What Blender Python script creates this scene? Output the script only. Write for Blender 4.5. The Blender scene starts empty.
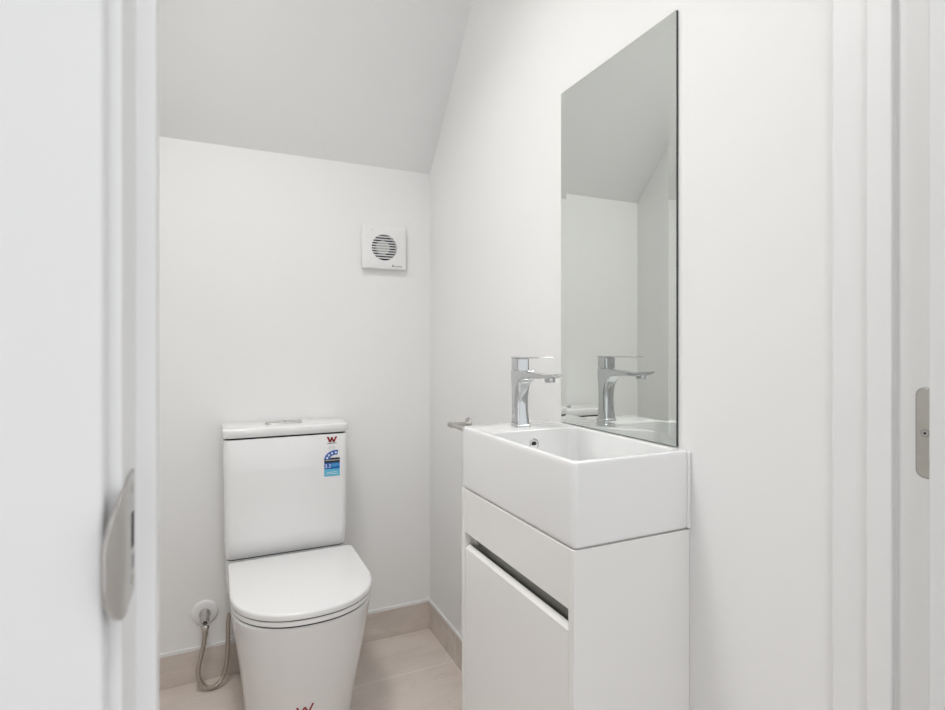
import bpy, bmesh, math, random
from mathutils import Vector, Matrix
random.seed(4)
PI = math.pi
SC = bpy.context.scene
COL = SC.collection

# ------------------------------------------------------------------ materials
def mat(name, color, rough=0.5, metal=0.0, spec=0.5, coat=0.0, coat_rough=0.05):
    m = bpy.data.materials.new(name); m.use_nodes = True
    b = m.node_tree.nodes['Principled BSDF']
    b.inputs['Base Color'].default_value = (*color, 1)
    b.inputs['Roughness'].default_value = rough
    b.inputs['Metallic'].default_value = metal
    b.inputs['Specular IOR Level'].default_value = spec
    b.inputs['Coat Weight'].default_value = coat
    b.inputs['Coat Roughness'].default_value = coat_rough
    return m

def noise_mat(name, c1, c2, scale, rough, bump=0.0, bump_scale=200.0, spec=0.5, metal=0.0, coat=0.0, stretch=(1, 1, 1)):
    m = mat(name, c1, rough, metal, spec, coat)
    nt = m.node_tree; N = nt.nodes; L = nt.links; b = N['Principled BSDF']
    tc = N.new('ShaderNodeTexCoord'); mp = N.new('ShaderNodeMapping')
    mp.inputs['Scale'].default_value = stretch
    L.new(tc.outputs['Object'], mp.inputs['Vector'])
    n = N.new('ShaderNodeTexNoise'); n.inputs['Scale'].default_value = scale; n.inputs['Detail'].default_value = 4
    L.new(mp.outputs['Vector'], n.inputs['Vector'])
    r = N.new('ShaderNodeMix'); r.data_type = 'RGBA'
    r.inputs['A'].default_value = (*c1, 1); r.inputs['B'].default_value = (*c2, 1)
    L.new(n.outputs['Fac'], r.inputs['Factor']); L.new(r.outputs['Result'], b.inputs['Base Color'])
    if bump:
        n2 = N.new('ShaderNodeTexNoise'); n2.inputs['Scale'].default_value = bump_scale
        L.new(mp.outputs['Vector'], n2.inputs['Vector'])
        bp = N.new('ShaderNodeBump'); bp.inputs['Strength'].default_value = bump; bp.inputs['Distance'].default_value = 0.002
        L.new(n2.outputs['Fac'], bp.inputs['Height']); L.new(bp.outputs['Normal'], b.inputs['Normal'])
    return m

def tile_mat(name, joints, c_lo=(0.69, 0.61, 0.55), c_hi=(0.81, 0.725, 0.665)):
    """stone look tile; joints = list of (axis, offset, period)"""
    m = mat(name, c_lo, 0.42, 0, 0.35)
    nt = m.node_tree; N = nt.nodes; L = nt.links; b = N['Principled BSDF']
    tc = N.new('ShaderNodeTexCoord')
    mp = N.new('ShaderNodeMapping'); mp.inputs['Scale'].default_value = (1.0, 3.2, 3.2)
    mp.inputs['Rotation'].default_value = (0, 0.12, 0.12)
    L.new(tc.outputs['Object'], mp.inputs['Vector'])
    n = N.new('ShaderNodeTexNoise'); n.inputs['Scale'].default_value = 4.0; n.inputs['Detail'].default_value = 9
    n.inputs['Roughness'].default_value = 0.62; n.inputs['Distortion'].default_value = 0.6
    L.new(mp.outputs['Vector'], n.inputs['Vector'])
    cr = N.new('ShaderNodeValToRGB')
    cr.color_ramp.elements[0].position = 0.30; cr.color_ramp.elements[0].color = (*c_lo, 1)
    cr.color_ramp.elements[1].position = 0.72; cr.color_ramp.elements[1].color = (*c_hi, 1)
    L.new(n.outputs['Fac'], cr.inputs['Fac'])
    # fine speckle
    n3 = N.new('ShaderNodeTexNoise'); n3.inputs['Scale'].default_value = 160; n3.inputs['Detail'].default_value = 2
    L.new(tc.outputs['Object'], n3.inputs['Vector'])
    mr = N.new('ShaderNodeMapRange'); mr.inputs['To Min'].default_value = 0.90; mr.inputs['To Max'].default_value = 1.10
    L.new(n3.outputs['Fac'], mr.inputs['Value'])
    mx = N.new('ShaderNodeMix'); mx.data_type = 'RGBA'; mx.blend_type = 'MULTIPLY'; mx.inputs['Factor'].default_value = 1
    L.new(cr.outputs['Color'], mx.inputs['A']); L.new(mr.outputs['Result'], mx.inputs['B'])
    # veins: thin bands of a wave, distorted
    wv = N.new('ShaderNodeTexNoise'); wv.inputs['Scale'].default_value = 1.6; wv.inputs['Detail'].default_value = 5
    wv.inputs['Distortion'].default_value = 0.3
    L.new(mp.outputs['Vector'], wv.inputs['Vector'])
    s1 = N.new('ShaderNodeMath'); s1.operation = 'SUBTRACT'; s1.inputs[1].default_value = 0.5; L.new(wv.outputs['Fac'], s1.inputs[0])
    s2 = N.new('ShaderNodeMath'); s2.operation = 'ABSOLUTE'; L.new(s1.outputs[0], s2.inputs[0])
    s3 = N.new('ShaderNodeMapRange'); s3.inputs['From Min'].default_value = 0.0; s3.inputs['From Max'].default_value = 0.006
    s3.inputs['To Min'].default_value = 0.16; s3.inputs['To Max'].default_value = 0.0
    L.new(s2.outputs[0], s3.inputs['Value'])
    mv = N.new('ShaderNodeMix'); mv.data_type = 'RGBA'; mv.inputs['B'].default_value = (0.33, 0.27, 0.235, 1)
    L.new(mx.outputs['Result'], mv.inputs['A']); L.new(s3.outputs['Result'], mv.inputs['Factor'])
    last = mv.outputs['Result']
    sep = N.new('ShaderNodeSeparateXYZ'); L.new(tc.outputs['Object'], sep.inputs[0])
    for ax, off, per in joints:
        a = N.new('ShaderNodeMath'); a.operation = 'SUBTRACT'; a.inputs[1].default_value = off
        L.new(sep.outputs[ax], a.inputs[0])
        w = N.new('ShaderNodeMath'); w.operation = 'PINGPONG'; w.inputs[1].default_value = per / 2
        L.new(a.outputs[0], w.inputs[0])
        c = N.new('ShaderNodeMath'); c.operation = 'LESS_THAN'; c.inputs[1].default_value = 0.0013
        L.new(w.outputs[0], c.inputs[0])
        g = N.new('ShaderNodeMix'); g.data_type = 'RGBA'; g.inputs['B'].default_value = (0.93, 0.88, 0.83, 1)
        L.new(last, g.inputs['A']); L.new(c.outputs[0], g.inputs['Factor'])
        last = g.outputs['Result']
    L.new(last, b.inputs['Base Color'])
    bp = N.new('ShaderNodeBump'); bp.inputs['Strength'].default_value = 0.12; bp.inputs['Distance'].default_value = 0.002
    L.new(n3.outputs['Fac'], bp.inputs['Height']); L.new(bp.outputs['Normal'], b.inputs['Normal'])
    return m

M = {}
M['wall'] = noise_mat('painted_plaster', (0.895, 0.893, 0.886), (0.888, 0.886, 0.879), 3, 0.55, 0.05, 320, spec=0.3)
M['ceil'] = noise_mat('ceiling_paint', (0.86, 0.86, 0.855), (0.85, 0.85, 0.845), 3, 0.75, 0.04, 320, spec=0.2)
M['trim'] = noise_mat('gloss_trim_paint', (0.865, 0.865, 0.862), (0.855, 0.855, 0.852), 5, 0.32, 0.03, 60, stretch=(1, 1, 0.1))
M['door'] = noise_mat('door_paint', (0.79, 0.79, 0.79), (0.78, 0.78, 0.78), 4, 0.35, 0.03, 80)
M['ceramic'] = noise_mat('glazed_ceramic', (0.875, 0.875, 0.872), (0.865, 0.865, 0.862), 2, 0.10, coat=0.3)
M['seatplastic'] = noise_mat('seat_plastic', (0.88, 0.88, 0.875), (0.87, 0.87, 0.865), 2, 0.16)
M['lacquer'] = noise_mat('cabinet_lacquer', (0.875, 0.865, 0.845), (0.865, 0.855, 0.835), 3, 0.30, 0.02, 150)
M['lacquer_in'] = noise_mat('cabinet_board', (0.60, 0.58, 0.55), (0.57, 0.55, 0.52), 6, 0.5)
M['chrome'] = noise_mat('polished_chrome', (0.62, 0.63, 0.64), (0.60, 0.61, 0.62), 2, 0.05, metal=1.0)
M['nickel'] = noise_mat('brushed_nickel', (0.60, 0.58, 0.56), (0.54, 0.52, 0.50), 30, 0.30, metal=1.0, stretch=(1, 1, 0.15))
M['zinc'] = noise_mat('satin_zinc', (0.62, 0.61, 0.57), (0.52, 0.51, 0.47), 90, 0.34, metal=1.0)
M['alu'] = noise_mat('aluminium_strip', (0.62, 0.63, 0.60), (0.57, 0.58, 0.55), 40, 0.28, metal=1.0, stretch=(1, 0.1, 1))
M['plastic'] = noise_mat('white_plastic', (0.87, 0.87, 0.865), (0.86, 0.86, 0.855), 4, 0.28)
M['hub'] = noise_mat('fan_hub_plastic', (0.62, 0.62, 0.60), (0.60, 0.60, 0.58), 4, 0.4)
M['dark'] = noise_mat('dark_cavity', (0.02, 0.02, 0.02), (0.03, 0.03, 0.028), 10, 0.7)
M['grey'] = noise_mat('grey_print', (0.30, 0.30, 0.30), (0.33, 0.33, 0.33), 10, 0.6)
M['edge'] = noise_mat('glass_edge', (0.035, 0.045, 0.04), (0.05, 0.06, 0.055), 8, 0.15)
M['sealant'] = noise_mat('white_sealant', (0.88, 0.88, 0.88), (0.87, 0.87, 0.87), 8, 0.3)
M['red'] = noise_mat('red_print', (0.34, 0.02, 0.03), (0.28, 0.015, 0.02), 30, 0.5)
M['blue'] = noise_mat('blue_print', (0.01, 0.13, 0.50), (0.01, 0.11, 0.45), 30, 0.4)
M['midblue'] = noise_mat('mid_blue_print', (0.02, 0.22, 0.62), (0.02, 0.20, 0.57), 30, 0.4)
M['sky'] = noise_mat('pale_blue_print', (0.12, 0.50, 0.70), (0.11, 0.47, 0.67), 30, 0.4)
M['black'] = noise_mat('black_print', (0.02, 0.02, 0.022), (0.03, 0.03, 0.03), 30, 0.5)
M['white'] = noise_mat('white_print', (0.85, 0.85, 0.85), (0.83, 0.83, 0.83), 30, 0.5)
M['floor'] = tile_mat('floor_tile', [(1, 1.762, 0.6), (0, 0.148, 0.6)])
M['skirt'] = tile_mat('skirting_tile', [(1, 1.745, 0.6), (0, 0.20, 1.2)], (0.60, 0.535, 0.48), (0.78, 0.70, 0.64))
M['hallfloor'] = noise_mat('hall_tiles', (0.76, 0.72, 0.68), (0.70, 0.66, 0.62), 3, 0.4, stretch=(6, 1, 1))

# mirror silvering: a faintly green grey reflector
m = mat('mirror_silver', (0.80, 0.82, 0.80), 0.0, 1.0); M['mirror'] = m
nt = m.node_tree; nn = nt.nodes.new('ShaderNodeTexNoise'); nn.inputs['Scale'].default_value = 1.5
rr = nt.nodes.new('ShaderNodeMix'); rr.data_type = 'RGBA'
rr.inputs['A'].default_value = (0.775, 0.80, 0.775, 1); rr.inputs['B'].default_value = (0.785, 0.81, 0.785, 1)
nt.links.new(nn.outputs['Fac'], rr.inputs['Factor'])
nt.links.new(rr.outputs['Result'], nt.nodes['Principled BSDF'].inputs['Base Color'])

# braided steel hose: crossing bands in bump and colour
m = mat('braided_steel', (0.50, 0.45, 0.39), 0.38, 0.9); M['braid'] = m
nt = m.node_tree; N = nt.nodes; L = nt.links; b = N['Principled BSDF']
tc = N.new('ShaderNodeTexCoord'); w1 = N.new('ShaderNodeTexWave'); w1.inputs['Scale'].default_value = 260
w1.bands_direction = 'DIAGONAL'
L.new(tc.outputs['Object'], w1.inputs['Vector'])
rr = N.new('ShaderNodeMix'); rr.data_type = 'RGBA'
rr.inputs['A'].default_value = (0.36, 0.31, 0.26, 1); rr.inputs['B'].default_value = (0.62, 0.56, 0.50, 1)
L.new(w1.outputs['Fac'], rr.inputs['Factor']); L.new(rr.outputs['Result'], b.inputs['Base Color'])
bp = N.new('ShaderNodeBump'); bp.inputs['Strength'].default_value = 0.4; bp.inputs['Distance'].default_value = 0.001
L.new(w1.outputs['Fac'], bp.inputs['Height']); L.new(bp.outputs['Normal'], b.inputs['Normal'])

def glow(name, col, s):
    m = mat(name, (0.9, 0.9, 0.9), 0.5); b = m.node_tree.nodes['Principled BSDF']
    b.inputs['Emission Color'].default_value = (*col, 1); b.inputs['Emission Strength'].default_value = s
    return m

# ------------------------------------------------------------------ mesh helpers
def link(name, bm, mt, parent=None, smooth=None, bevel=0.0, seg=3, origin=None):
    me = bpy.data.meshes.new(name)
    bmesh.ops.recalc_face_normals(bm, faces=bm.faces[:])
    if origin is not None:
        bmesh.ops.translate(bm, verts=bm.verts[:], vec=-Vector(origin))
    bm.to_mesh(me); bm.free()
    if isinstance(mt, (list, tuple)):
        for x in mt: me.materials.append(x)
    else:
        me.materials.append(mt)
    o = bpy.data.objects.new(name, me); COL.objects.link(o)
    if origin is not None: o.location = origin
    if parent is not None:
        o.parent = parent
        # geometry is written in world coordinates: undo the chain of parent locations
        off = Vector((0, 0, 0)); p = parent
        while p is not None:
            off += p.location; p = p.parent
        o.location = o.location - off
    if bevel:
        md = o.modifiers.new('bevel', 'BEVEL'); md.width = bevel; md.segments = seg
        md.limit_method = 'ANGLE'; md.angle_limit = math.radians(40); md.harden_normals = True
        for p in me.polygons: p.use_smooth = True
        me.set_sharp_from_angle(angle=math.radians(50))
    elif smooth:
        for p in me.polygons: p.use_smooth = True
        me.set_sharp_from_angle(angle=math.radians(smooth))
    return o

def empty(name, loc, label, cat, group=None):
    o = bpy.data.objects.new(name, None); COL.objects.link(o); o.location = loc
    o.empty_display_size = 0.05
    return tag(o, label, cat, group)

def tag(o, label, cat, group=None):
    o['label'] = label; o['category'] = cat
    if group: o['group'] = group
    return o

def struct(o):
    o['kind'] = 'structure'; return o

def box(bm, x0, x1, y0, y1, z0, z1):
    v = [bm.verts.new((x, y, z)) for x in (x0, x1) for y in (y0, y1) for z in (z0, z1)]
    for f in ((0, 1, 3, 2), (4, 6, 7, 5), (0, 4, 5, 1), (2, 3, 7, 6), (0, 2, 6, 4), (1, 5, 7, 3)):
        bm.faces.new([v[i] for i in f])
    return v

def BOX(*a):
    bm = bmesh.new(); box(bm, *a); return bm

def loft(rings, bm=None, cap0=True, cap1=True):
    bm = bm or bmesh.new()
    vs = [[bm.verts.new(p) for p in r] for r in rings]
    n = len(vs[0])
    for a, b in zip(vs, vs[1:]):
        for i in range(n):
            j = (i + 1) % n
            bm.faces.new((a[i], a[j], b[j], b[i]))
    if cap0: bm.faces.new(list(reversed(vs[0])))
    if cap1: bm.faces.new(vs[-1])
    return bm

def rrect(cx, cy, hx, hy, r, z, n=8):
    r = min(r, hx, hy); out = []
    for qx, qy, a0 in ((1, 1, 0), (-1, 1, 90), (-1, -1, 180), (1, -1, 270)):
        for k in range(n + 1):
            a = math.radians(a0 + 90 * k / n)
            out.append((cx + qx * (hx - r) + r * math.cos(a), cy + qy * (hy - r) + r * math.sin(a), z))
    return out

def extrude_poly(pts, axis, a, b, bm=None):
    """closed 2-D outline pushed along one axis. axis 'x': pts are (y,z); 'y': (x,z); 'z': (x,y)"""
    def P(p, t):
        return {'x': (t, p[0], p[1]), 'y': (p[0], t, p[1]), 'z': (p[0], p[1], t)}[axis]
    return loft([[P(p, a) for p in pts], [P(p, b) for p in pts]], bm)

def frame_of(d):
    d = Vector(d).normalized()
    u = d.cross(Vector((0, 0, 1)))
    if u.length < 1e-4: u = Vector((1, 0, 0))
    u.normalize(); return d, u, d.cross(u).normalized()

def lathe(base, direction, prof, n=40, bm=None):
    """prof: list of (distance along, radius)"""
    d, u, w = frame_of(direction); base = Vector(base)
    rings = []
    for t, r in prof:
        rings.append([tuple(base + d * t + (u * math.cos(2 * PI * k / n) + w * math.sin(2 * PI * k / n)) * max(r, 1e-5)) for k in range(n)])
    return loft(rings, bm)

def tube(points, r, n=16, bm=None):
    pts = [Vector(p) for p in points]; rings = []; prev = None
    for i, p in enumerate(pts):
        a = pts[max(i - 1, 0)]; c = pts[min(i + 1, len(pts) - 1)]
        d = (c - a).normalized()
        if prev is None: _, u, _ = frame_of(d)
        else: u = (prev - d * prev.dot(d)).normalized()
        prev = u; w = d.cross(u)
        rings.append([tuple(p + (u * math.cos(2 * PI * k / n) + w * math.sin(2 * PI * k / n)) * r) for k in range(n)])
    return loft(rings, bm)

def spline(pts, sub=8):
    pts = [Vector(p) for p in pts]; q = [pts[0]] + pts + [pts[-1]]; out = []
    for i in range(1, len(q) - 2):
        p0, p1, p2, p3 = q[i - 1:i + 3]
        for k in range(sub):
            t = k / sub
            out.append(0.5 * ((2 * p1) + (p2 - p0) * t + (2 * p0 - 5 * p1 + 4 * p2 - p3) * t * t + (3 * p1 - p0 - 3 * p2 + p3) * t ** 3))
    out.append(pts[-1]); return out

def text_bm(s, size, depth=0.0003):
    cu = bpy.data.curves.new('t', 'FONT'); cu.body = s; cu.size = size; cu.extrude = depth
    cu.align_x = 'CENTER'; cu.align_y = 'CENTER'
    o = bpy.data.objects.new('t', cu); COL.objects.link(o)
    bpy.context.view_layer.update()
    me = bpy.data.meshes.new_from_object(o.evaluated_get(bpy.context.evaluated_depsgraph_get()))
    bm = bmesh.new(); bm.from_mesh(me)
    bpy.data.objects.remove(o); bpy.data.meshes.remove(me); bpy.data.curves.remove(cu)
    return bm

def face_y(bm, x, y, z):
    """turn flat xy artwork so that it stands upright and faces -y"""
    bmesh.ops.transform(bm, verts=bm.verts[:], matrix=Matrix.Translation((x, y, z)) @ Matrix.Rotation(PI / 2, 4, 'X'))
    return bm

# ------------------------------------------------------------------ room shell
XR, XL, YB = 0.755, -0.294, 2.012       # right wall, left wall, back wall of the closet
Y0, Y1 = 0.335, 0.461                   # hall face and room face of the door wall
ZK = 1.768; SL = 1.136; ZC = 2.45       # knee height, slope of the raked ceiling, flat ceiling height
YC = YB - (ZC - ZK) / SL
HX0, HX1, HY0 = -1.3, 1.5, -1.15         # hall behind the camera

struct(link('floor', BOX(XL - 0.1, XR + 0.1, 0.40, YB + 0.1, -0.05, 0), M['floor']))
struct(link('floor', BOX(HX0 - 0.1, HX1 + 0.1, HY0 - 0.1, 0.40, -0.05, 0), M['hallfloor']))
struct(link('wall_back', BOX(XL - 0.1, XR + 0.1, YB, YB + 0.1, 0, ZK + 0.1), M['wall']))
struct(link('wall_right', BOX(XR, XR + 0.1, Y1, YB, 0, ZC + 0.1), M['wall']))
struct(link('wall_left', BOX(XL - 0.1, XL, Y1, YB, 0, ZC + 0.1), M['wall']))
# raked + flat ceiling in one mesh
pr = [(YB + 0.0, ZK), (YC, ZC), (Y1, ZC), (Y1, ZC + 0.1), (YC, ZC + 0.1), (YB + 0.0, ZK + 0.1)]
struct(link('ceiling', extrude_poly(pr, 'x', XL, XR), M['ceil']))
# door wall with its opening
bm = BOX(HX0, -0.064, Y0, Y1, 0, ZC)
box(bm, 0.765, HX1, Y0, Y1, 0, ZC); box(bm, -0.064, 0.765, Y0, Y1, 2.03, ZC)
struct(link('wall_front', bm, M['wall']))
bm = BOX(HX0 - 0.1, HX0, HY0, Y0, 0, ZC); struct(link('wall_hall_left', bm, M['wall']))
bm = BOX(HX1, HX1 + 0.1, HY0, Y0, 0, ZC); struct(link('wall_hall_right', bm, M['wall']))
WX0, WX1, WZ0, WZ1 = -0.85, 1.15, 0.06, 2.20  # opening added behind the camera to let in soft fill daylight
bm = BOX(HX0, WX0, HY0 - 0.1, HY0, 0, ZC); box(bm, WX1, HX1, HY0 - 0.1, HY0, 0, ZC)
box(bm, WX0, WX1, HY0 - 0.1, HY0, 0, WZ0); box(bm, WX0, WX1, HY0 - 0.1, HY0, WZ1, ZC)
struct(link('wall_hall_back', bm, M['wall']))
bm = bmesh.new()
for a in ((WX0, WX0 + 0.04, WZ0, WZ1), (WX1 - 0.04, WX1, WZ0, WZ1), (WX0 + 0.04, WX1 - 0.04, WZ0, WZ0 + 0.04), (WX0 + 0.04, WX1 - 0.04, WZ1 - 0.04, WZ1), (0.13, 0.17, WZ0 + 0.04, WZ1 - 0.04)):
    box(bm, a[0], a[1], HY0 - 0.07, HY0 - 0.02, a[2], a[3])
struct(link('fill_window_1', bm, M['trim'], bevel=0.002))  # unseen window frame, added together with the fill light opening
pl = bpy.data.lights.new('portal', 'AREA'); pl.shape = 'RECTANGLE'; pl.size = WX1 - WX0; pl.size_y = WZ1 - WZ0
pl.cycles.is_portal = True
po = bpy.data.objects.new('portal', pl); COL.objects.link(po); po.location = ((WX0 + WX1) / 2, HY0 - 0.09, (WZ0 + WZ1) / 2); po.rotation_euler = (PI / 2, 0, 0)
bm = BOX(HX0, HX1, HY0, Y0, ZC, ZC + 0.1); struct(link('ceiling', bm, M['ceil']))

# jambs with planted stop, one profile each
def jamb(name, s, x, sgn):
    a = x
    f0, f1, st_ = (0.386, 0.408, 0.011) if sgn < 0 else (0.3852, 0.4142, 0.008)
    p = [(a + sgn * 0.020, Y0), (a, Y0), (a, f0), (a - sgn * st_, f0), (a - sgn * st_, f1), (a, f1), (a, Y1), (a + sgn * 0.020, Y1)]
    return struct(link(name, extrude_poly(p, 'z', 0, 2.01), M['trim'], bevel=0.0022, seg=4))
jamb('trim_1', 0, -0.044, -1)
jamb('trim_2', 0, 0.745, 1)
bm = BOX(-0.064, 0.765, Y0, Y1, 2.01, 2.03); struct(link('trim_3', bm, M['trim'], bevel=0.0012))
# architraves on the hall side
struct(link('trim_4', BOX(-0.112, -0.050, 0.3195, Y0, 0, 2.075), M['trim'], bevel=0.0025, seg=4))
struct(link('trim_5', BOX(0.751, 0.812, 0.3195, Y0, 0, 2.075), M['trim'], bevel=0.0025, seg=4))
struct(link('trim_6', BOX(-0.050, 0.751, 0.3195, Y0, 2.016, 2.075), M['trim'], bevel=0.0025, seg=4))
# painted beads beside the right jamb
# skirting tiles, with a white bead on top
TH, TT = 0.1040, 0.006
struct(link('baseboard_back', BOX(XL + TT, XR - TT, YB - TT, YB, 0, TH), M['skirt']))
struct(link('baseboard_right', BOX(XR - TT, XR, Y1, YB, 0, TH), M['skirt']))
struct(link('baseboard_left', BOX(XL, XL + TT, Y1, YB, 0, TH), M['skirt']))
struct(link('trim_7', BOX(XL + TT + .001, XR - TT - .001, YB - TT - 0.001, YB, TH, TH + 0.011), M['plastic'], bevel=0.001))
struct(link('trim_8', BOX(XR - TT - 0.001, XR, Y1, YB, TH, TH + 0.011), M['plastic'], bevel=0.001))
struct(link('trim_9', BOX(XL, XL + TT + 0.001, Y1, YB, TH, TH + 0.011), M['plastic'], bevel=0.001))

# open door, hinged on the right jamb and swung out into the hall
door = struct(link('door_1', BOX(0.710, 0.745, -0.425, 0.3345, 0.008, 1.990), M['door'], bevel=0.0015))

# ------------------------------------------------------------------ hinge
HZ = 0.9986
h = empty('door_hinge', (0.7445, 0.335, HZ), 'satin metal hinge leaf with a round screw on the white frame beside the open door', 'hinge')
pts = []
y0, y1, zz, r = 0.3355, 0.3628, 0.0515, 0.009
for (cy, cz, a0) in ((y1 - r, HZ + zz - r, 0), ):
    for k in range(9):
        a = math.radians(90 - 90 * k / 8); pts.append((cy + r * math.cos(a), cz + r * math.sin(a)))
for k in range(9):
    a = math.radians(-90 * k / 8); pts.append((y1 - r + r * math.cos(a), HZ - zz + r + r * math.sin(a)))
pts += [(y0, HZ - zz), (y0, HZ + zz)]
link('leaf', extrude_poly(pts, 'x', 0.7436, 0.7449, ), M['zinc'], h, bevel=0.0004, seg=2)
cyy = 0.3355
p2 = [(cyy + (a - cyy) * 1.045, HZ + (b - HZ) * 1.020) for a, b in pts]
link('leaf_recess_shade', extrude_poly(p2, 'x', 0.7446, 0.74495), M['grey'], h)  # dark grey outline plate, paints in the shade of the recess gap
for dz, dy in ((0.0, 0.3535), (0.034, 0.345), (-0.034, 0.345)):
    s = link('screw', lathe((0.7436, dy, HZ + dz), (-1, 0, 0), [(0, 0.0046), (0.0006, 0.0046), (0.0008, 0.0042), (0.0008, 0.0008), (0.0006, 0)], 28), M['zinc'], h, smooth=40)
    link('screw_recess', lathe((0.7427, dy, HZ + dz), (-1, 0, 0), [(0, 0.0046), (0.0002, 0.0046), (0.0002, 0)], 28), M['grey'], s, smooth=40)
    link('screw_head', lathe((0.7425, dy, HZ + dz), (-1, 0, 0), [(0, 0.0035), (0.0003, 0.0034), (0.0004, 0)], 28), M['zinc'], s, smooth=40)
    link('screw_drive', lathe((0.7421, dy, HZ + dz), (-1, 0, 0), [(0, 0.0017), (0.0002, 0.0017), (0.0002, 0)], 6), M['black'], s)
link('knuckle', lathe((0.7495, 0.3290, HZ - 0.0515), (0, 0, 1), [(0, 0.0042), (0.001, 0.0048), (0.102, 0.0048), (0.103, 0.0042)], 24), M['zinc'], h, smooth=40)

# ------------------------------------------------------------------ strike plate on the left jamb
st = empty('strike_plate', (-0.044, 0.335, 0.99), 'blurred brushed metal strike plate with curved lip on the near left door frame', 'strike plate')
xs = -0.0440
# one sheet: flat plate on the rebate, lip that runs out past the jamb, bends outward
SZ = 0.993; 
def sheet(rows, t):
    bm = bmesh.new(); F = []; B = []
    for (x, y, z0, z1) in rows:
        F.append([(x, y, z0 + (z1 - z0) * k / 12) for k in range(13)])
    # offset for thickness along local normal (x,y plane)
    n = len(rows)
    for i, r in enumerate(rows):
        a = rows[max(i - 1, 0)]; c = rows[min(i + 1, n - 1)]
        tx, ty = c[0] - a[0], c[1] - a[1]; l = math.hypot(tx, ty)
        nx, ny = -ty / l * t, tx / l * t
        B.append([(p[0] + nx, p[1] + ny, p[2]) for p in F[i]])
    fv = [[bm.verts.new(p) for p in r] for r in F]; bv = [[bm.verts.new(p) for p in r] for r in B]
    for i in range(n - 1):
        for k in range(12):
            bm.faces.new((fv[i][k], fv[i + 1][k], fv[i + 1][k + 1], fv[i][k + 1]))
            bm.faces.new((bv[i][k], bv[i][k + 1], bv[i + 1][k + 1], bv[i + 1][k]))
    for k in range(12):
        bm.faces.new((fv[0][k], fv[0][k + 1], bv[0][k + 1], bv[0][k])); bm.faces.new((fv[-1][k], bv[-1][k], bv[-1][k + 1], fv[-1][k + 1]))
    for i in range(n - 1):
        bm.faces.new((fv[i][0], bv[i][0], bv[i + 1][0], fv[i + 1][0])); bm.faces.new((fv[i][-1], fv[i + 1][-1], bv[i + 1][-1], bv[i][-1]))
    return bm
rows = [(xs, 0.372, SZ - 0.034, SZ + 0.0358), (xs, 0.352, SZ - 0.034, SZ + 0.0358), (xs, 0.347, SZ - 0.0335, SZ + 0.0350), (xs, 0.343, SZ - 0.033, SZ + 0.0340), (xs, 0.338, SZ - 0.0325, SZ + 0.0328)]
plate = link('plate', sheet(rows, 0.0012), M['nickel'], st, bevel=0.0003, seg=2)
rows = []
for k in range(17):
    t = k / 16
    y = 0.338 - 0.032 * t
    hw = 0.0323 * math.sqrt(max(1 - (t * 0.96) ** 2.6, 0.02))
    x = xs - 0.0050 * t ** 2.4
    rows.append((x, y, SZ - hw, SZ + hw))
link('lip', sheet(rows, 0.0022), M['nickel'], st, bevel=0.0007, seg=3)
link('latch_hole', BOX(xs, xs + 0.00135, 0.358, 0.368, 0.986, 1.006), M['dark'], st, bevel=0.0003)
link('latch_hole', BOX(xs, xs + 0.00135, 0.359, 0.368, 0.974, 0.982), M['grey'], st, bevel=0.0003)
for dz in (0.027, -0.024):
    link('screw', lathe((xs + 0.0011, 0.361, SZ + dz), (1, 0, 0), [(0, 0.0034), (0.0006, 0.003), (0.0002, 0.0012), (0.0002, 0)], 24), M['zinc'], st, smooth=40)

# ------------------------------------------------------------------ toilet
TX = 0.222; CX = 0.2105
CF = 1.845                                # cistern front plane
t = empty('toilet', (TX, 1.70, 0), 'white ceramic close coupled toilet with closed lid against the back wall', 'toilet')
# D-shaped outline shared by pan, seat and lid
def dshape(cx, yb, yf, hw, z, rc=0.012, flat=0.20, n=28, p=2.25):
    """back edge at yb, front tip at yf, half-width hw"""
    ys = yf + flat            # where the straight sides end
    out = []
    for k in range(n * 2 + 1):                         # front arc, right side to left side
        a = PI * k / (2 * n)
        c, s = math.cos(a), math.sin(a)
        e = 2 / p
        x = hw * (abs(c) ** e) * (1 if c >= 0 else -1); y = ys - flat * (abs(s) ** e)
        out.append((cx + x, y, z))
    for k in range(5):                                 # back left corner
        a = math.radians(180 - 90 * k / 4)
        out.append((cx - hw + rc + rc * math.cos(a), yb - rc + rc * math.sin(a), z))
    for k in range(5):
        a = math.radians(90 - 90 * k / 4)
        out.append((cx + hw - rc + rc * math.cos(a), yb - rc + rc * math.sin(a), z))
    return out
# pan: skirted, tapering to the floor
rings = []
for z, hw, yf, fl in ((0.0, 0.140, 1.530, 0.150), (0.004, 0.143, 1.527, 0.150), (0.05, 0.146, 1.518, 0.152), (0.12, 0.152, 1.500, 0.158), (0.19, 0.160, 1.478, 0.165),
                      (0.26, 0.169, 1.457, 0.175), (0.32, 0.178, 1.440, 0.185), (0.36, 0.183, 1.430, 0.19), (0.390, 0.187, 1.422, 0.195), (0.398, 0.1875, 1.421, 0.195), (0.400, 0.1860, 1.4225, 0.195)):
    rings.append(dshape(TX, YB - 0.012, yf, hw, z, flat=fl, p=2.35))
pan = link('pan', loft(rings), M['ceramic'], t, smooth=50)
# shelf under the cistern
rs = [rrect(CX, (YB + CF) / 2 - 0.004, 0.184, (YB - CF) / 2 - 0.012, 0.02, z) for z in (0.385, 0.432)]
rs = [rrect(CX, (YB + CF) / 2 - 0.004, 0.180, (YB - CF) / 2 - 0.014, 0.02, 0.33)] + rs
rs.append(rrect(CX, (YB + CF) / 2 - 0.004, 0.182, (YB - CF) / 2 - 0.014, 0.02, 0.4335))
link('cistern_shelf', loft(rs), M['ceramic'], t, smooth=50)
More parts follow.
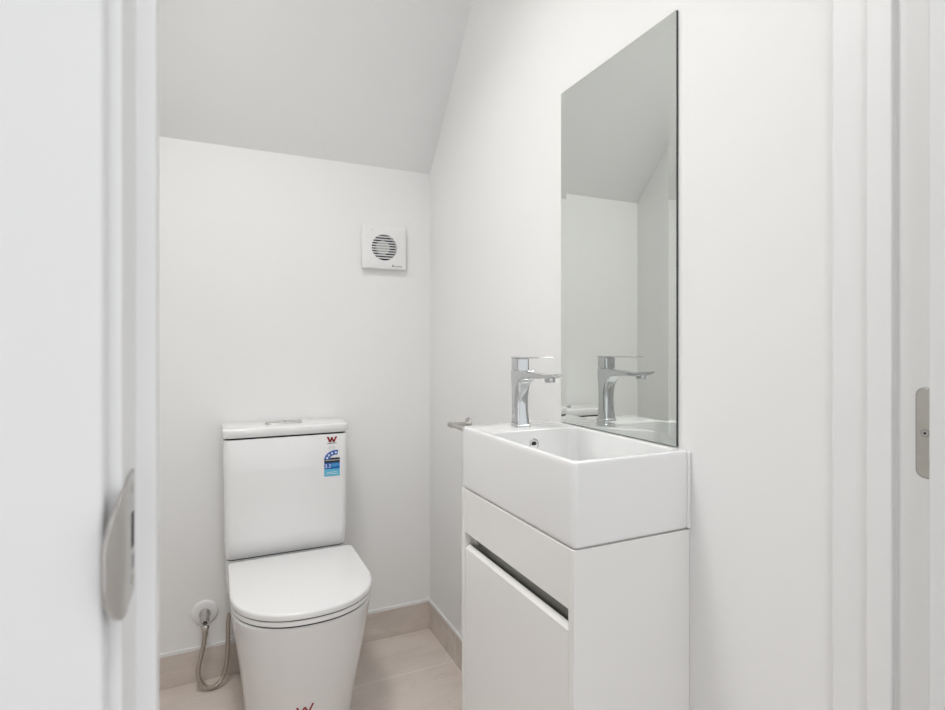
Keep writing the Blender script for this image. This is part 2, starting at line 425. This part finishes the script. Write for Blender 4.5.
# seat ring and lid (slabs with rounded rims)
def slab(name, hw, yb, yf, z0, z1, mt, par, r, dome=0.0, flat=0.20):
    R = []
    # hollow underside, as moulded seats have
    rb = 0.0016
    R.append(dshape(TX, yb - 0.012, yf + 0.012, hw - 0.012, z0 + (z1 - z0) * 0.5, flat=flat))
    R.append(dshape(TX, yb - 0.009, yf + 0.010, hw - 0.010, z0 + 0.0002, flat=flat))
    for k in range(5):
        a = math.radians(-90 + 90 * k / 4)
        R.append(dshape(TX, yb, yf + rb - rb * math.cos(a), hw - rb + rb * math.cos(a), z0 + rb + rb * math.sin(a), flat=flat))
    for k in range(6):
        a = math.radians(90 * k / 5)
        R.append(dshape(TX, yb, yf + r - r * math.cos(a), hw - r + r * math.cos(a), z1 - r + r * math.sin(a), flat=flat))
    return link(name, loft(R), mt, par, smooth=50)
seat = slab('seat', 0.1882, 1.825, 1.4140, 0.4040, 0.4160, M['seatplastic'], t, 0.0022)
lid = slab('lid', 0.1895, 1.830, 1.4125, 0.4195, 0.4365, M['seatplastic'], t, 0.0060)
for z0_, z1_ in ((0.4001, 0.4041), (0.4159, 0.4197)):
    link('gap_shade_strip', loft([dshape(TX, 1.815, 1.4168, 0.1852, z0_), dshape(TX, 1.815, 1.4168, 0.1852, z1_)]), M['dark'], t, smooth=50)  # dark strips put in as the shade between pan, seat and lid
bm = lathe((TX - 0.085, 1.822, 0.418), (1, 0, 0), [(0, 0.0085), (0.17, 0.0085)], 20)
link('lid_hinge', bm, M['seatplastic'], t, smooth=40)
# cistern body
rings = []
for z, hx, yf in ((0.4370, 0.182, CF + 0.005), (0.440, 0.185, CF + 0.002), (0.50, 0.1885, CF + 0.001), (0.70, 0.1905, CF), (0.8045, 0.1905, CF), (0.8068, 0.1898, CF + 0.0008)):
    rings.append(rrect(CX, (yf + YB - 0.006) / 2, hx, (YB - 0.006 - yf) / 2, 0.022, z))
cis = link('cistern', loft(rings), M['ceramic'], t, smooth=50)
link('cistern_gap_shade', loft([rrect(CX, (CF + YB) / 2, 0.179, (YB - CF) / 2 - 0.009, 0.018, z) for z in (0.4330, 0.4405)]), M['dark'], t, smooth=50)  # dark strip standing in for the shade line under the cistern
# dark strip standing in for the shadow gap, then the cistern lid
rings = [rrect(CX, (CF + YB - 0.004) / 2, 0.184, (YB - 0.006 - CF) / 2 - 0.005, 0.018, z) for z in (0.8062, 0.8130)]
link('lid_gap_shade', loft(rings), M['dark'], t, smooth=50)
rings = []
for dz, i in ((0.0, 0.002), (0.0015, 0.0), (0.0220, 0.0), (0.0250, 0.0008), (0.0272, 0.0026), (0.0284, 0.0055), (0.0288, 0.0100)):
    rings.append(rrect(CX, (CF - 0.002 + YB - 0.003) / 2, 0.1935 - i, (YB - 0.003 - CF + 0.002) / 2 - i, 0.022, 0.8125 + dz))
clid = link('cistern_lid', loft(rings), M['ceramic'], t, smooth=60)
ZL = 0.8412
rings = [rrect(CX - 0.006, 1.935, 0.058 - i, 0.024 - i, 0.018, ZL + dz) for dz, i in ((0, 0), (0.0030, 0), (0.0042, 0.001), (0.0046, 0.003))]
fb = link('flush_button', loft(rings), M['nickel'], t, smooth=50)
bm = BOX(CX - 0.0015, CX, 1.915, 1.955, ZL + 0.0042, ZL + 0.0050)
link('button_split', bm, M['dark'], fb)

# stickers on the cistern front
def W_mark(cx, cz, w, h, y, parent):
    bm = bmesh.new()
    X = lambda u: cx + (u - 0.5) * w
    Z = lambda v: cz + (v - 0.5) * h
    d = 0.16
    def stroke(a, b, c, e):
        loft([[(X(p[0]), y, Z(p[1])) for p in (a, b, c, e)], [(X(p[0]), y - 0.0006, Z(p[1])) for p in (a, b, c, e)]], bm)
    stroke((-0.03, 1.0), (0.19, 1.0), (0.42, 0.0), (0.23, 0.0))
    stroke((0.23, 0.0), (0.42, 0.0), (0.58, 0.80), (0.42, 0.92))
    stroke((0.40, 0.92), (0.58, 0.92), (0.78, 0.0), (0.60, 0.0))
    stroke((0.60, 0.0), (0.78, 0.0), (1.05, 1.0), (0.84, 1.0))
    return link('water_mark', bm, M['red'], parent)
SY = CF
wx = CX + 0.137
W_mark(wx, 0.7890, 0.032, 0.0185, SY, cis)
bm = BOX(wx - 0.0150, wx + 0.0150, SY - 0.0006, SY, 0.7755, 0.7775); link('caption', bm, M['black'], cis)
for k, (zz, ww) in enumerate(((0.766, 0.010), (0.7615, 0.012), (0.757, 0.011))):
    bm = BOX(wx - ww, wx + ww, SY - 0.0004, SY, zz - 0.0007, zz + 0.0007); link('caption', bm, mat('faint_print_%d' % k, (0.60, 0.60, 0.60), 0.6) if k == 0 else bpy.data.materials['faint_print_0'], cis)
lx0, lx1 = wx - 0.0245, wx + 0.0260
lab = link('water_label', BOX(lx0, lx1, SY - 0.0005, SY, 0.668, 0.728), M['white'], cis)
def lbl(name, a, b, c, d, mt, dy=0.0008):
    return link(name, BOX(a, b, SY - dy, SY - 0.0001, c, d), mt, lab)
lbl('label_band', lx0, lx1, 0.712, 0.728, M['black'])
lbl('label_band', lx0, lx1, 0.6915, 0.712, M['blue'])
lbl('label_band', lx0 + 0.022, lx1, 0.698, 0.710, M['midblue'], 0.0009)
lbl('label_band', lx0, lx1, 0.668, 0.6915, M['sky'])
# star arc above the label
ax, az, ro, ri = lx1 - 0.012, 0.722, 0.039, 0.022
bm = bmesh.new(); o1 = []; o2 = []
for k in range(19):
    a = math.radians(80 + 97 * k / 18)
    o1.append((ax + ro * math.cos(a), az + ro * 0.80 * math.sin(a))); o2.append((ax + ri * math.cos(a), az + ri * 0.72 * math.sin(a)))
extrude_poly(o1 + o2[::-1], 'y', SY - 0.0009, SY, bm)
link('star_arc', bm, M['blue'], lab)
for k, adeg in enumerate((92, 116, 140, 164)):
    a = math.radians(adeg); rm = (ro + ri) / 2; cx_ = ax + rm * math.cos(a); cz_ = az + rm * 0.77 * math.sin(a)
    p = []
    for q in range(10):
        rr_ = 0.0052 if q % 2 == 0 else 0.0023; b_ = math.radians(90 + 36 * q); p.append((cx_ + rr_ * math.cos(b_), cz_ + rr_ * math.sin(b_)))
    link('star', extrude_poly(p, 'y', SY - 0.0013, SY - 0.0005), M['white'], lab)
link('label_number', face_y(text_bm('3.3', 0.017), lx0 + 0.0115, SY - 0.0010, 0.7015), M['white'], lab)
for zz, a_, b_, mt in ((0.7205, 0.004, 0.047, 'white'), (0.7075, 0.024, 0.046, 'sky'), (0.7040, 0.024, 0.048, 'sky'), (0.7005, 0.024, 0.040, 'sky'), (0.681, 0.008, 0.042, 'white'), (0.6755, 0.005, 0.045, 'white')):
    lbl('caption', lx0 + a_, lx0 + b_, zz - 0.0007, zz + 0.0007, M[mt], 0.0011)
# mark low on the pan front
zz_ = 0.183
def pan_front(x, z):
    # front surface of the pan at height z, offset x from the centre line
    tab = [(0.12, 0.152, 1.500, 0.158), (0.19, 0.160, 1.478, 0.165), (0.26, 0.169, 1.457, 0.175)]
    for a, b in zip(tab, tab[1:]):
        if a[0] <= z <= b[0]:
            f = (z - a[0]) / (b[0] - a[0]); hw, yf, fl = (a[i] + (b[i] - a[i]) * f for i in (1, 2, 3)); break
    p = 2.35
    return yf + fl - fl * (1 - (abs(x) / hw) ** p) ** (1 / p)
bm = bmesh.new()
def pstroke(u0, v0, u1, v1, wdt):
    c, s = u1 - u0, v1 - v0; l = math.hypot(c, s); nx, nz = -s / l * wdt / 2, c / l * wdt / 2
    R = []
    for d in (-0.0008, 0.0008):
        R.append([(TX + PXO + u, pan_front(PXO + u, v) + d, v) for u, v in ((u0 + nx, v0 + nz), (u1 + nx, v1 + nz), (u1 - nx, v1 - nz), (u0 - nx, v0 - nz))])
    loft(R, bm)
PXO = -0.011; DZ = -0.037
for s in (((-0.020, 0.192), (-0.010, 0.168)), ((-0.010, 0.168), (0.000, 0.189)), ((0.000, 0.189), (0.010, 0.168)), ((0.010, 0.168), (0.021, 0.196))):
    pstroke(s[0][0], s[0][1] + DZ, s[1][0], s[1][1] + DZ, 0.0048)
link('water_mark', bm, M['red'], pan)

# ------------------------------------------------------------------ supply valve and hose
VX, VZ = -0.0330, 0.222
v = empty('stop_valve', (VX, YB, VZ), 'chrome water stop valve in a round white wall plate left of the toilet', 'valve')
link('wall_plate', lathe((VX, YB, VZ), (0, -1, 0), [(0, 0.040), (0.003, 0.0398), (0.006, 0.037), (0.0075, 0.031), (0.008, 0.016), (0.008, 0.0)], 48), M['plastic'], v, smooth=45)
link('valve_body', lathe((VX, YB - 0.007, VZ), (0.03, -1, -0.20), [(0, 0.016), (0.003, 0.017), (0.010, 0.0165), (0.014, 0.013), (0.030, 0.013), (0.044, 0.0132), (0.050, 0.0115), (0.052, 0.0105)], 32), M['nickel'], v, smooth=45)
ve = Vector((VX + 0.0016, YB - 0.0586, VZ - 0.0104))
link('valve_spindle', lathe(ve, (0.03, -1, -0.20), [(0, 0.0068), (0.003, 0.0066), (0.003, 0.0045), (0.001, 0.0045), (0.001, 0)], 4), M['dark'], v)
hb = Vector((VX + 0.001, YB - 0.052, VZ - 0.014))
link('valve_nut', lathe(hb, (0, 0, -1), [(-0.004, 0.0085), (0.006, 0.0085), (0.006, 0.0115), (0.0075, 0.0125), (0.018, 0.0125), (0.0195, 0.0115), (0.0195, 0.0075)], 6), M['nickel'], v, bevel=0.0006, seg=2)
hs = hb + Vector((0, 0, -0.0200))
hpts = [tuple(hs), (-0.0320, 1.957, 0.1780), (-0.0363, 1.955, 0.1421), (-0.0448, 1.952, 0.1041), (-0.0510, 1.948, 0.0696), (-0.0489, 1.944, 0.0427), (-0.0360, 1.940, 0.0209), (-0.0174, 1.938, 0.0108), (0.0028, 1.940, 0.0133), (0.0204, 1.944, 0.0329), (0.0307, 1.948, 0.0750), (0.0345, 1.953, 0.1266), (0.0355, 1.958, 0.1728), (0.0370, 1.962, 0.2060), (0.0410, 1.964, 0.2232)]
hose = link('braided_hose', tube(spline(hpts, 10), 0.0068, 18), M['braid'], None, smooth=60, origin=tuple(hs))
tag(hose, 'braided steel water hose looping from the wall valve down to the floor beside the toilet', 'hose')
link('ferrule', lathe(hs + Vector((0, 0, -0.0002)), (0, -0.05, -1), [(0, 0.0072), (0.001, 0.0078), (0.020, 0.0078), (0.021, 0.0070)], 20), M['braid'], hose, smooth=40)

# ------------------------------------------------------------------ extractor fan
FX, FZ = 0.5675, 1.4645; FH = 0.0795
f = empty('extractor_fan', (FX, YB, FZ), 'small square white extractor fan with a round slatted grille high on the back wall', 'extractor fan')
def barrel(w, h, z_out, bulge, y):
    p = []
    n = 12
    for k in range(n + 1):
        u = -1 + 2 * k / n; p.append((FX + w + bulge * (1 - u * u), FZ + h * u))
    for k in range(1, n):
        p.append((FX + w - 2 * w * k / n, FZ + h))
    for k in range(n + 1):
        u = 1 - 2 * k / n; p.append((FX - w - bulge * (1 - u * u), FZ + h * u))
    for k in range(1, n):
        p.append((FX - w + 2 * w * k / n, FZ - h))
    return [(a, y, b) for a, b in p]
# front cover with a round opening: outer outline lofted from the wall, face bridged to the hole
w_, h_ = FH + 0.0025, FH
yf = YB - 0.023
n = 26
def ring_circle(r, y, m=26):
    # sampled to follow the barrel outline point for point
    out = []
    base = barrel(w_, h_, 0, 0.0035, y)
    for (x, yy, z) in base:
        a = math.atan2(z - FZ, x - FX); out.append((FX + r * math.cos(a), y, FZ + r * math.sin(a)))
    return out
rings = [barrel(w_ - 0.002, h_ - 0.002, 0, 0.003, YB - 0.0005), barrel(w_ - 0.002, h_ - 0.002, 0, 0.003, YB - 0.010), barrel(w_, h_, 0, 0.0035, YB - 0.0105), barrel(w_, h_, 0, 0.0035, yf + 0.003),
         barrel(w_ - 0.001, h_ - 0.001, 0, 0.0035, yf + 0.0008), barrel(w_ - 0.003, h_ - 0.003, 0, 0.0035, yf), ring_circle(0.056, yf - 0.001), ring_circle(0.0485, yf - 0.0012), ring_circle(0.048, yf), ring_circle(0.048, yf + 0.018)]
bm = loft(rings, cap0=False, cap1=False)
link('cover', bm, M['plastic'], f, smooth=40)
link('duct', lathe((FX, yf + 0.020, FZ), (0, -1, 0), [(0, 0.0479), (0.001, 0.0479), (0.001, 0)], 40), M['dark'], f, smooth=40)
link('fan_hub', lathe((FX - 0.004, yf + 0.0185, FZ), (0, -1, 0), [(0, 0.026), (0.013, 0.026), (0.0150, 0.0245), (0.0155, 0.0)], 40), M['hub'], f, smooth=40)
# domed slats
for k in range(9):
    z = (k - 4) * 0.0097
    hw = math.sqrt(0.0484 ** 2 - z * z)
    bm = bmesh.new(); R = []
    n = 14
    for q in range(n + 1):
        u = -1 + 2 * q / n; x = FX + hw * u
        dome = 0.0070 * (1 - (x - FX) ** 2 / 0.0505 ** 2) * (1 - (z / 0.0505) ** 2)
        y = yf - 0.0005 - dome
        zc = FZ + z - 0.0035 * (1 - u * u) * (hw / 0.05) * 0.35
        R.append([(x, y + 0.0012, zc + 0.0025), (x, y, zc + 0.0020), (x, y + 0.0005, zc - 0.0018), (x, y + 0.0016, zc - 0.0023), (x, y + 0.0040, zc - 0.0018), (x, y + 0.0040, zc + 0.0020)])
    loft(R, bm); link('slat', bm, M['plastic'], f, smooth=50)
link('indicator', lathe((FX - 0.046, yf + 0.0003, FZ + 0.062), (0, -1, 0), [(0, 0.0018), (0.0009, 0.0015), (0.001, 0)], 16), M['grey'], f, smooth=40)
p = [(FX + 0.0275, FZ - 0.0705), (FX + 0.0375, FZ - 0.0705), (FX + 0.0325, FZ - 0.0600)]
link('maker_mark', extrude_poly(p, 'y', yf - 0.0007, yf + 0.0004), M['grey'], f)
bm = bmesh.new(); xx = FX + 0.0395
for k in range(8):
    wq = 0.0022 + 0.0006 * (k % 3); hq = 0.0034 if k % 3 else 0.0042
    box(bm, xx, xx + wq, yf - 0.0006, yf + 0.0004, FZ - 0.0702, FZ - 0.0702 + hq); xx += wq + 0.0009
link('maker_mark', bm, M['grey'], f)
link('catch', BOX(FX - 0.003, FX + 0.003, yf + 0.002, yf + 0.008, FZ - FH - 0.0015, FZ - FH + 0.001), M['plastic'], f, bevel=0.0004)

# ------------------------------------------------------------------ vanity cabinet
VX0, VY0, VY1, BZ, TZ = 0.509, 0.713, 1.1465, 0.778, 0.9162
c = empty('vanity_cabinet', ((VX0 + XR) / 2, (VY0 + VY1) / 2, 0), 'narrow white lacquered vanity cabinet with recessed finger pull under the basin', 'vanity cabinet')
PT = 0.016; XW = XR - 0.0005; XWS = XR - TT - 0.0015
def notch_side(y0, y1):
    pts = [(VX0, 0.0), (XWS, 0.0), (XWS, 0.118), (XW, 0.118), (XW, BZ - 0.0015), (VX0, BZ - 0.0015)]
    return extrude_poly(pts, 'y', y0, y1)
link('side_panel', notch_side(VY0, VY0 + PT), M['lacquer'], c, bevel=0.0008)
link('side_panel', notch_side(VY1 - PT, VY1), M['lacquer'], c, bevel=0.0008)
ia, ib = VY0 + PT + 0.0002, VY1 - PT - 0.0002
link('top_rail', BOX(VX0, VX0 + 0.016, ia, ib, 0.6795, BZ - 0.0015), M['lacquer'], c, bevel=0.0008)
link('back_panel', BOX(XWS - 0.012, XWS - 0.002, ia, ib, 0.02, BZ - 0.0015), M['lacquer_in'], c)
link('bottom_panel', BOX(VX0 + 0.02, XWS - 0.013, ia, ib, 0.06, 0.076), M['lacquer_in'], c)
# door with bevelled top edge (finger pull)
dp = [(VX0 + 0.0005, 0.010), (VX0 + 0.018, 0.010), (VX0 + 0.018, 0.6400), (VX0 + 0.0125, 0.6505), (VX0 + 0.0115, 0.6510), (VX0 + 0.0005, 0.6445)]
link('door', extrude_poly(dp, 'y', ia + 0.0010, ib - 0.0012), M['lacquer'], c, bevel=0.0006)
# aluminium channel behind the gap
ch = [(VX0 + 0.0190, 0.6480), (VX0 + 0.0330, 0.6480), (VX0 + 0.0350, 0.6500), (VX0 + 0.0350, 0.6870), (VX0 + 0.0170, 0.6870), (VX0 + 0.0170, 0.6855)]
for k in range(9):
    a = math.radians(90 - 180 * k / 8); ch.append((VX0 + 0.0215 + 0.0115 * math.cos(a), 0.6690 + 0.0155 * math.sin(a)))
ch += [(VX0 + 0.0190, 0.6530)]
link('pull_channel', extrude_poly(ch, 'y', ia + 0.0003, ib - 0.0003), M['alu'], c, smooth=40)
ec = [(VX0 + 0.0175, 0.6545), (VX0 + 0.0175, 0.6835)]
for k in range(9):
    a = math.radians(90 - 180 * k / 8); ec.append((VX0 + 0.0205 + 0.0105 * math.cos(a), 0.6690 + 0.0145 * math.sin(a)))
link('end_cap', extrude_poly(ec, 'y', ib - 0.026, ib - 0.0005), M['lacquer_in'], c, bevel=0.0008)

# ------------------------------------------------------------------ basin
bcx, bcy, bhx, bhy = (VX0 + XR - 0.0015) / 2, (VY0 + VY1) / 2, (XR - 0.0015 - VX0) / 2, (VY1 - VY0) / 2
ba = empty('basin', (bcx, bcy, BZ), 'white rectangular ceramic basin with thick sides on top of the vanity cabinet', 'basin')
R = []
for z, i in ((0, 0.0045), (0.0012, 0.0022), (0.004, 0.0006), (0.010, 0.0), (0.128, 0.0)):
    R.append(rrect(bcx, bcy, bhx - i, bhy - i, 0.009, BZ + z))
for k in range(1, 6):
    a = math.radians(90 * k / 5); q = 0.0045
    R.append(rrect(bcx, bcy, bhx - q + q * math.cos(a), bhy - q + q * math.sin(PI / 2 - a), 0.009, TZ - q + q * math.sin(a)))
# inner bowl: near end rim thin, far end a tap deck
ix0, ix1, iy0, iy1 = VX0 + 0.0125, XR - 0.020, VY0 + 0.0125, 1.030
icx, icy, ihx, ihy = (ix0 + ix1) / 2, (iy0 + iy1) / 2, (ix1 - ix0) / 2, (iy1 - iy0) / 2
for k in range(0, 5):
    a = math.radians(90 * k / 4); q = 0.004
    R.append(rrect(icx, icy, ihx + q - q * math.sin(a), ihy + q - q * math.sin(a), 0.018, TZ - q + q * math.cos(a)))
R.append(rrect(icx, icy, ihx - 0.004, ihy - 0.005, 0.022, TZ - 0.045))
R.append(rrect(icx, icy, ihx - 0.008, ihy - 0.010, 0.028, TZ - 0.080))
for k in range(1, 6):
    a = math.radians(90 * k / 5); q = 0.022
    R.append(rrect(icx, icy, ihx - 0.008 - q * (1 - math.cos(a)), ihy - 0.010 - q * (1 - math.cos(a)), 0.030, TZ - 0.080 - q * math.sin(a)))
R.append(rrect(icx, icy, 0.03, 0.03, 0.03, TZ - 0.108))
bowl = link('bowl', loft(R), M['ceramic'], ba, smooth=50)
bm = BOX(XR - 0.0070, XR - 0.0003, VY0 - 0.0030, VY0 + 0.0100, BZ + 0.002, TZ - 0.003)
link('sealant_bead', bm, M['sealant'], ba, bevel=0.0015)
link('waste', lathe((icx, icy, TZ - 0.1078), (0, 0, 1), [(0, 0.024), (0.002, 0.023), (0.003, 0.018), (0.0022, 0.016), (0.0022, 0)], 32), M['chrome'], ba, smooth=40)
# overflow in the far inner wall
OX, OZ = 0.6275, 0.8845; OY = iy1 - 0.0022
ov = link('overflow_ring', lathe((OX, OY + 0.0018, OZ), (0, -1, 0.05), [(0, 0.0132), (0.0026, 0.0128), (0.0036, 0.0112), (0.0034, 0.0088), (0.0020, 0.0082), (0.0020, 0)], 40), M['chrome'], ba, smooth=40)
link('overflow_hole', lathe((OX, OY - 0.0004, OZ), (0, -1, 0.05), [(0, 0.0066), (0.0008, 0.0066), (0.0010, 0)], 32), M['dark'], ov, smooth=40)

# ------------------------------------------------------------------ tap
AX, AY = 0.6287, 1.0874
tp = empty('mixer_tap', (AX, AY, TZ), 'chrome square-bodied mixer tap with flat lever at the far end of the basin', 'tap')
bk = AY + 0.0165; fr = AY - 0.0165; ST = 1.0430; HWX = 0.0170
R = []
for z, f, r in ((TZ + 0.0045, 0.0, 0.0045), (TZ + 0.010, 0.0010, 0.0055), (TZ + 0.020, 0.0030, 0.007), (TZ + 0.034, 0.0046, 0.0085), (TZ + 0.052, 0.0052, 0.0090), (TZ + 0.068, 0.0046, 0.0085),
                (TZ + 0.082, 0.0026, 0.0075), (TZ + 0.092, -0.0006, 0.0065), (TZ + 0.099, -0.0050, 0.0055), (TZ + 0.104, -0.0105, 0.0045), (TZ + 0.107, -0.0165, 0.0040), (ST - 0.0150, -0.0200, 0.0036), (ST - 0.0012, -0.0200, 0.0036), (ST, -0.0190, 0.0030)):
    y0_, y1_ = fr + f, bk
    R.append(rrect(AX, (y0_ + y1_) / 2, HWX, (y1_ - y0_) / 2, r, z, 6))
body = link('body', loft(R), M['chrome'], tp, smooth=32)
R = []
for dy, zt, zb, hw in ((0.010, 0.0004, 0.0200, 0.0172), (-0.030, 0.0002, 0.0172, 0.0170), (-0.055, -0.0012, 0.0152, 0.0164), (-0.080, -0.0030, 0.0140, 0.0156), (-0.100, -0.0040, 0.0134, 0.0150),
                       (-0.118, -0.0044, 0.0128, 0.0146), (-0.132, -0.0038, 0.0108, 0.0142), (-0.142, -0.0026, 0.0076, 0.0138), (-0.149, -0.0014, 0.0042, 0.0130), (-0.1505, -0.0014, 0.0030, 0.0124)):
    top, bot = ST + zt, ST - zb
    R.append([(AX + u, AY + dy, v) for u, v, _ in [(p[0], p[1], 0) for p in rrect(0, (top + bot) / 2, hw, (top - bot) / 2, min(0.0030, (top - bot) * 0.42), 0, 5)]])
link('spout', loft(R), M['chrome'], tp, smooth=32)
R = [rrect(AX, AY, 0.0182 - i, 0.0178 - i, 0.005, TZ + z) for z, i in ((0.0002, 0), (0.003, 0), (0.0042, 0.0008), (0.005, 0.002))]
link('base_collar', loft(R), M['chrome'], tp, smooth=45)
link('aerator', lathe((AX, AY - 0.121, ST - 0.0080), (0, 0.0, -1), [(0, 0.0112), (0.0105, 0.0112), (0.0118, 0.0105), (0.0118, 0.0085), (0.0105, 0.008), (0.0105, 0)], 32), M['chrome'], tp, smooth=40)
R = [rrect(AX, AY + 0.001, 0.0160 - i, 0.0160 - i, 0.005, z) for z, i in ((ST, 0.003), (ST + 0.0016, 0.003), (ST + 0.0017, 0.0), (ST + 0.0265, 0.0), (ST + 0.0275, 0.001))]
hd = link('handle', loft(R), M['chrome'], tp, smooth=45)
lv = [(AY + 0.0170, ST + 0.0280), (AY + 0.0170, ST + 0.0315), (AY - 0.110, ST + 0.0322), (AY - 0.110, ST + 0.0300)]
link('lever', extrude_poly(lv, 'x', AX - 0.0160, AX + 0.0160), M['chrome'], hd, bevel=0.0009, seg=3)

# ------------------------------------------------------------------ mirror
my0, my1, mz0, mz1, mxf = 0.7395, 1.1030, 0.9180, 1.7038, 0.750
BW = 0.020; BD = 0.0011
mi = empty('wall_mirror', (XR, (my0 + my1) / 2, mz0), 'tall frameless mirror with ground edges on the right wall above the basin', 'mirror')
def ringm(x, d):
    return [(x, my0 + d, mz0 + d), (x, my1 - d, mz0 + d), (x, my1 - d, mz1 - d), (x, my0 + d, mz1 - d)]
bm = bmesh.new()
vs = [[bm.verts.new(p) for p in r] for r in (ringm(mxf, 0.0), ringm(mxf + BD, BW))]
for i in range(4): bm.faces.new((vs[0][i], vs[0][(i + 1) % 4], vs[1][(i + 1) % 4], vs[1][i]))
bm.faces.new(vs[1])
link('glass', bm, M['mirror'], mi)
bm = loft([ringm(XR - 0.0002, 0.0), ringm(mxf + 0.00006, 0.0), ringm(mxf + BD + 0.00006, BW)])
link('backing', bm, M['edge'], mi)

# ------------------------------------------------------------------ toilet roll holder on the right wall
HY, HZ2 = 1.640, 0.843
th = empty('toilet_roll_holder', (XR, HY, HZ2), 'small empty chrome toilet roll holder on the right wall beyond the basin', 'toilet roll holder')
link('wall_rose', lathe((XR + 0.001, HY, HZ2), (-1, 0, 0), [(0, 0.0215), (0.004, 0.0215), (0.0075, 0.020), (0.008, 0.009)], 40), M['nickel'], th, smooth=40)
link('post', lathe((XR - 0.006, HY, HZ2), (-1, 0, 0), [(0, 0.0075), (0.052, 0.0075)], 28), M['nickel'], th, smooth=40)
link('bar', lathe((XR - 0.065, HY + 0.014, HZ2), (0, -1, -0.0), [(0, 0.0065), (0.0015, 0.0085), (0.024, 0.0085), (0.0255, 0.0066), (0.150, 0.0066), (0.152, 0.0085), (0.160, 0.0085), (0.162, 0.0070)], 28), M['nickel'], th, smooth=40)

link('bar_end_hole', lathe((XR - 0.0720, HY - 0.001, HZ2), (-1, -0.3, 0), [(0, 0.0030), (0.0010, 0.0030), (0.0010, 0)], 16), M['grey'], th, smooth=40)  # grey disc drawn as the dark hole at the bar end

# ------------------------------------------------------------------ lamps (assumed fittings, unseen above the picture) and light
def lamp(x, y, z, r, power, col, label, group=None, spread=180):
    e = empty('ceiling_light', (x, y, z), label, 'ceiling light', group)
    link('rim', lathe((x, y, z), (0, 0, -1), [(0, r + 0.012), (0.010, r + 0.010), (0.012, r + 0.002), (0.004, r)], 40), M['plastic'], e, smooth=40)
    link('diffuser', lathe((x, y, z - 0.003), (0, 0, -1), [(0, r), (0.004, r * 0.98), (0.005, 0)], 40), glow('lamp_glow_%.2f' % y, col, 2.0), e, smooth=40)
    l = bpy.data.lights.new('lamp', 'AREA'); l.shape = 'DISK'; l.size = r * 2; l.energy = power; l.color = col; l.spread = math.radians(spread)
    o = bpy.data.objects.new('lamp', l); COL.objects.link(o); o.parent = e; o.location = (0, 0, -0.016)
    return e
lamp(-0.06, 1.02, ZC, 0.18, 4.5, (1.0, 0.99, 0.975), 'round white ceiling light above the toilet room', spread=131)
lamp(0.15, -0.45, ZC, 0.20, 3.0, (0.98, 0.99, 1.0), 'round white ceiling light in the hall outside')

w = bpy.data.worlds.new('world'); SC.world = w; w.use_nodes = True
w.node_tree.nodes['Background'].inputs['Color'].default_value = (0.96, 0.97, 1.0, 1)
w.node_tree.nodes['Background'].inputs['Strength'].default_value = 0.80

# ------------------------------------------------------------------ camera
cd = bpy.data.cameras.new('camera'); cam = bpy.data.objects.new('camera', cd); COL.objects.link(cam)
cam.location = (0, 0, 1.1); cam.rotation_euler = (PI / 2, 0, -math.radians(25.04))
cd.sensor_width = 36; cd.lens = 549 / 945 * 36; cd.shift_y = -9.5 / 945; cd.clip_start = 0.02
cd.dof.use_dof = True; cd.dof.focus_distance = 1.45; cd.dof.aperture_fstop = 9.0
SC.camera = cam
vs_ = SC.view_settings; vs_.view_transform = 'Standard'; vs_.look = 'None'; vs_.gamma = 1; vs_.use_curve_mapping = False
vs_.exposure = 0.69
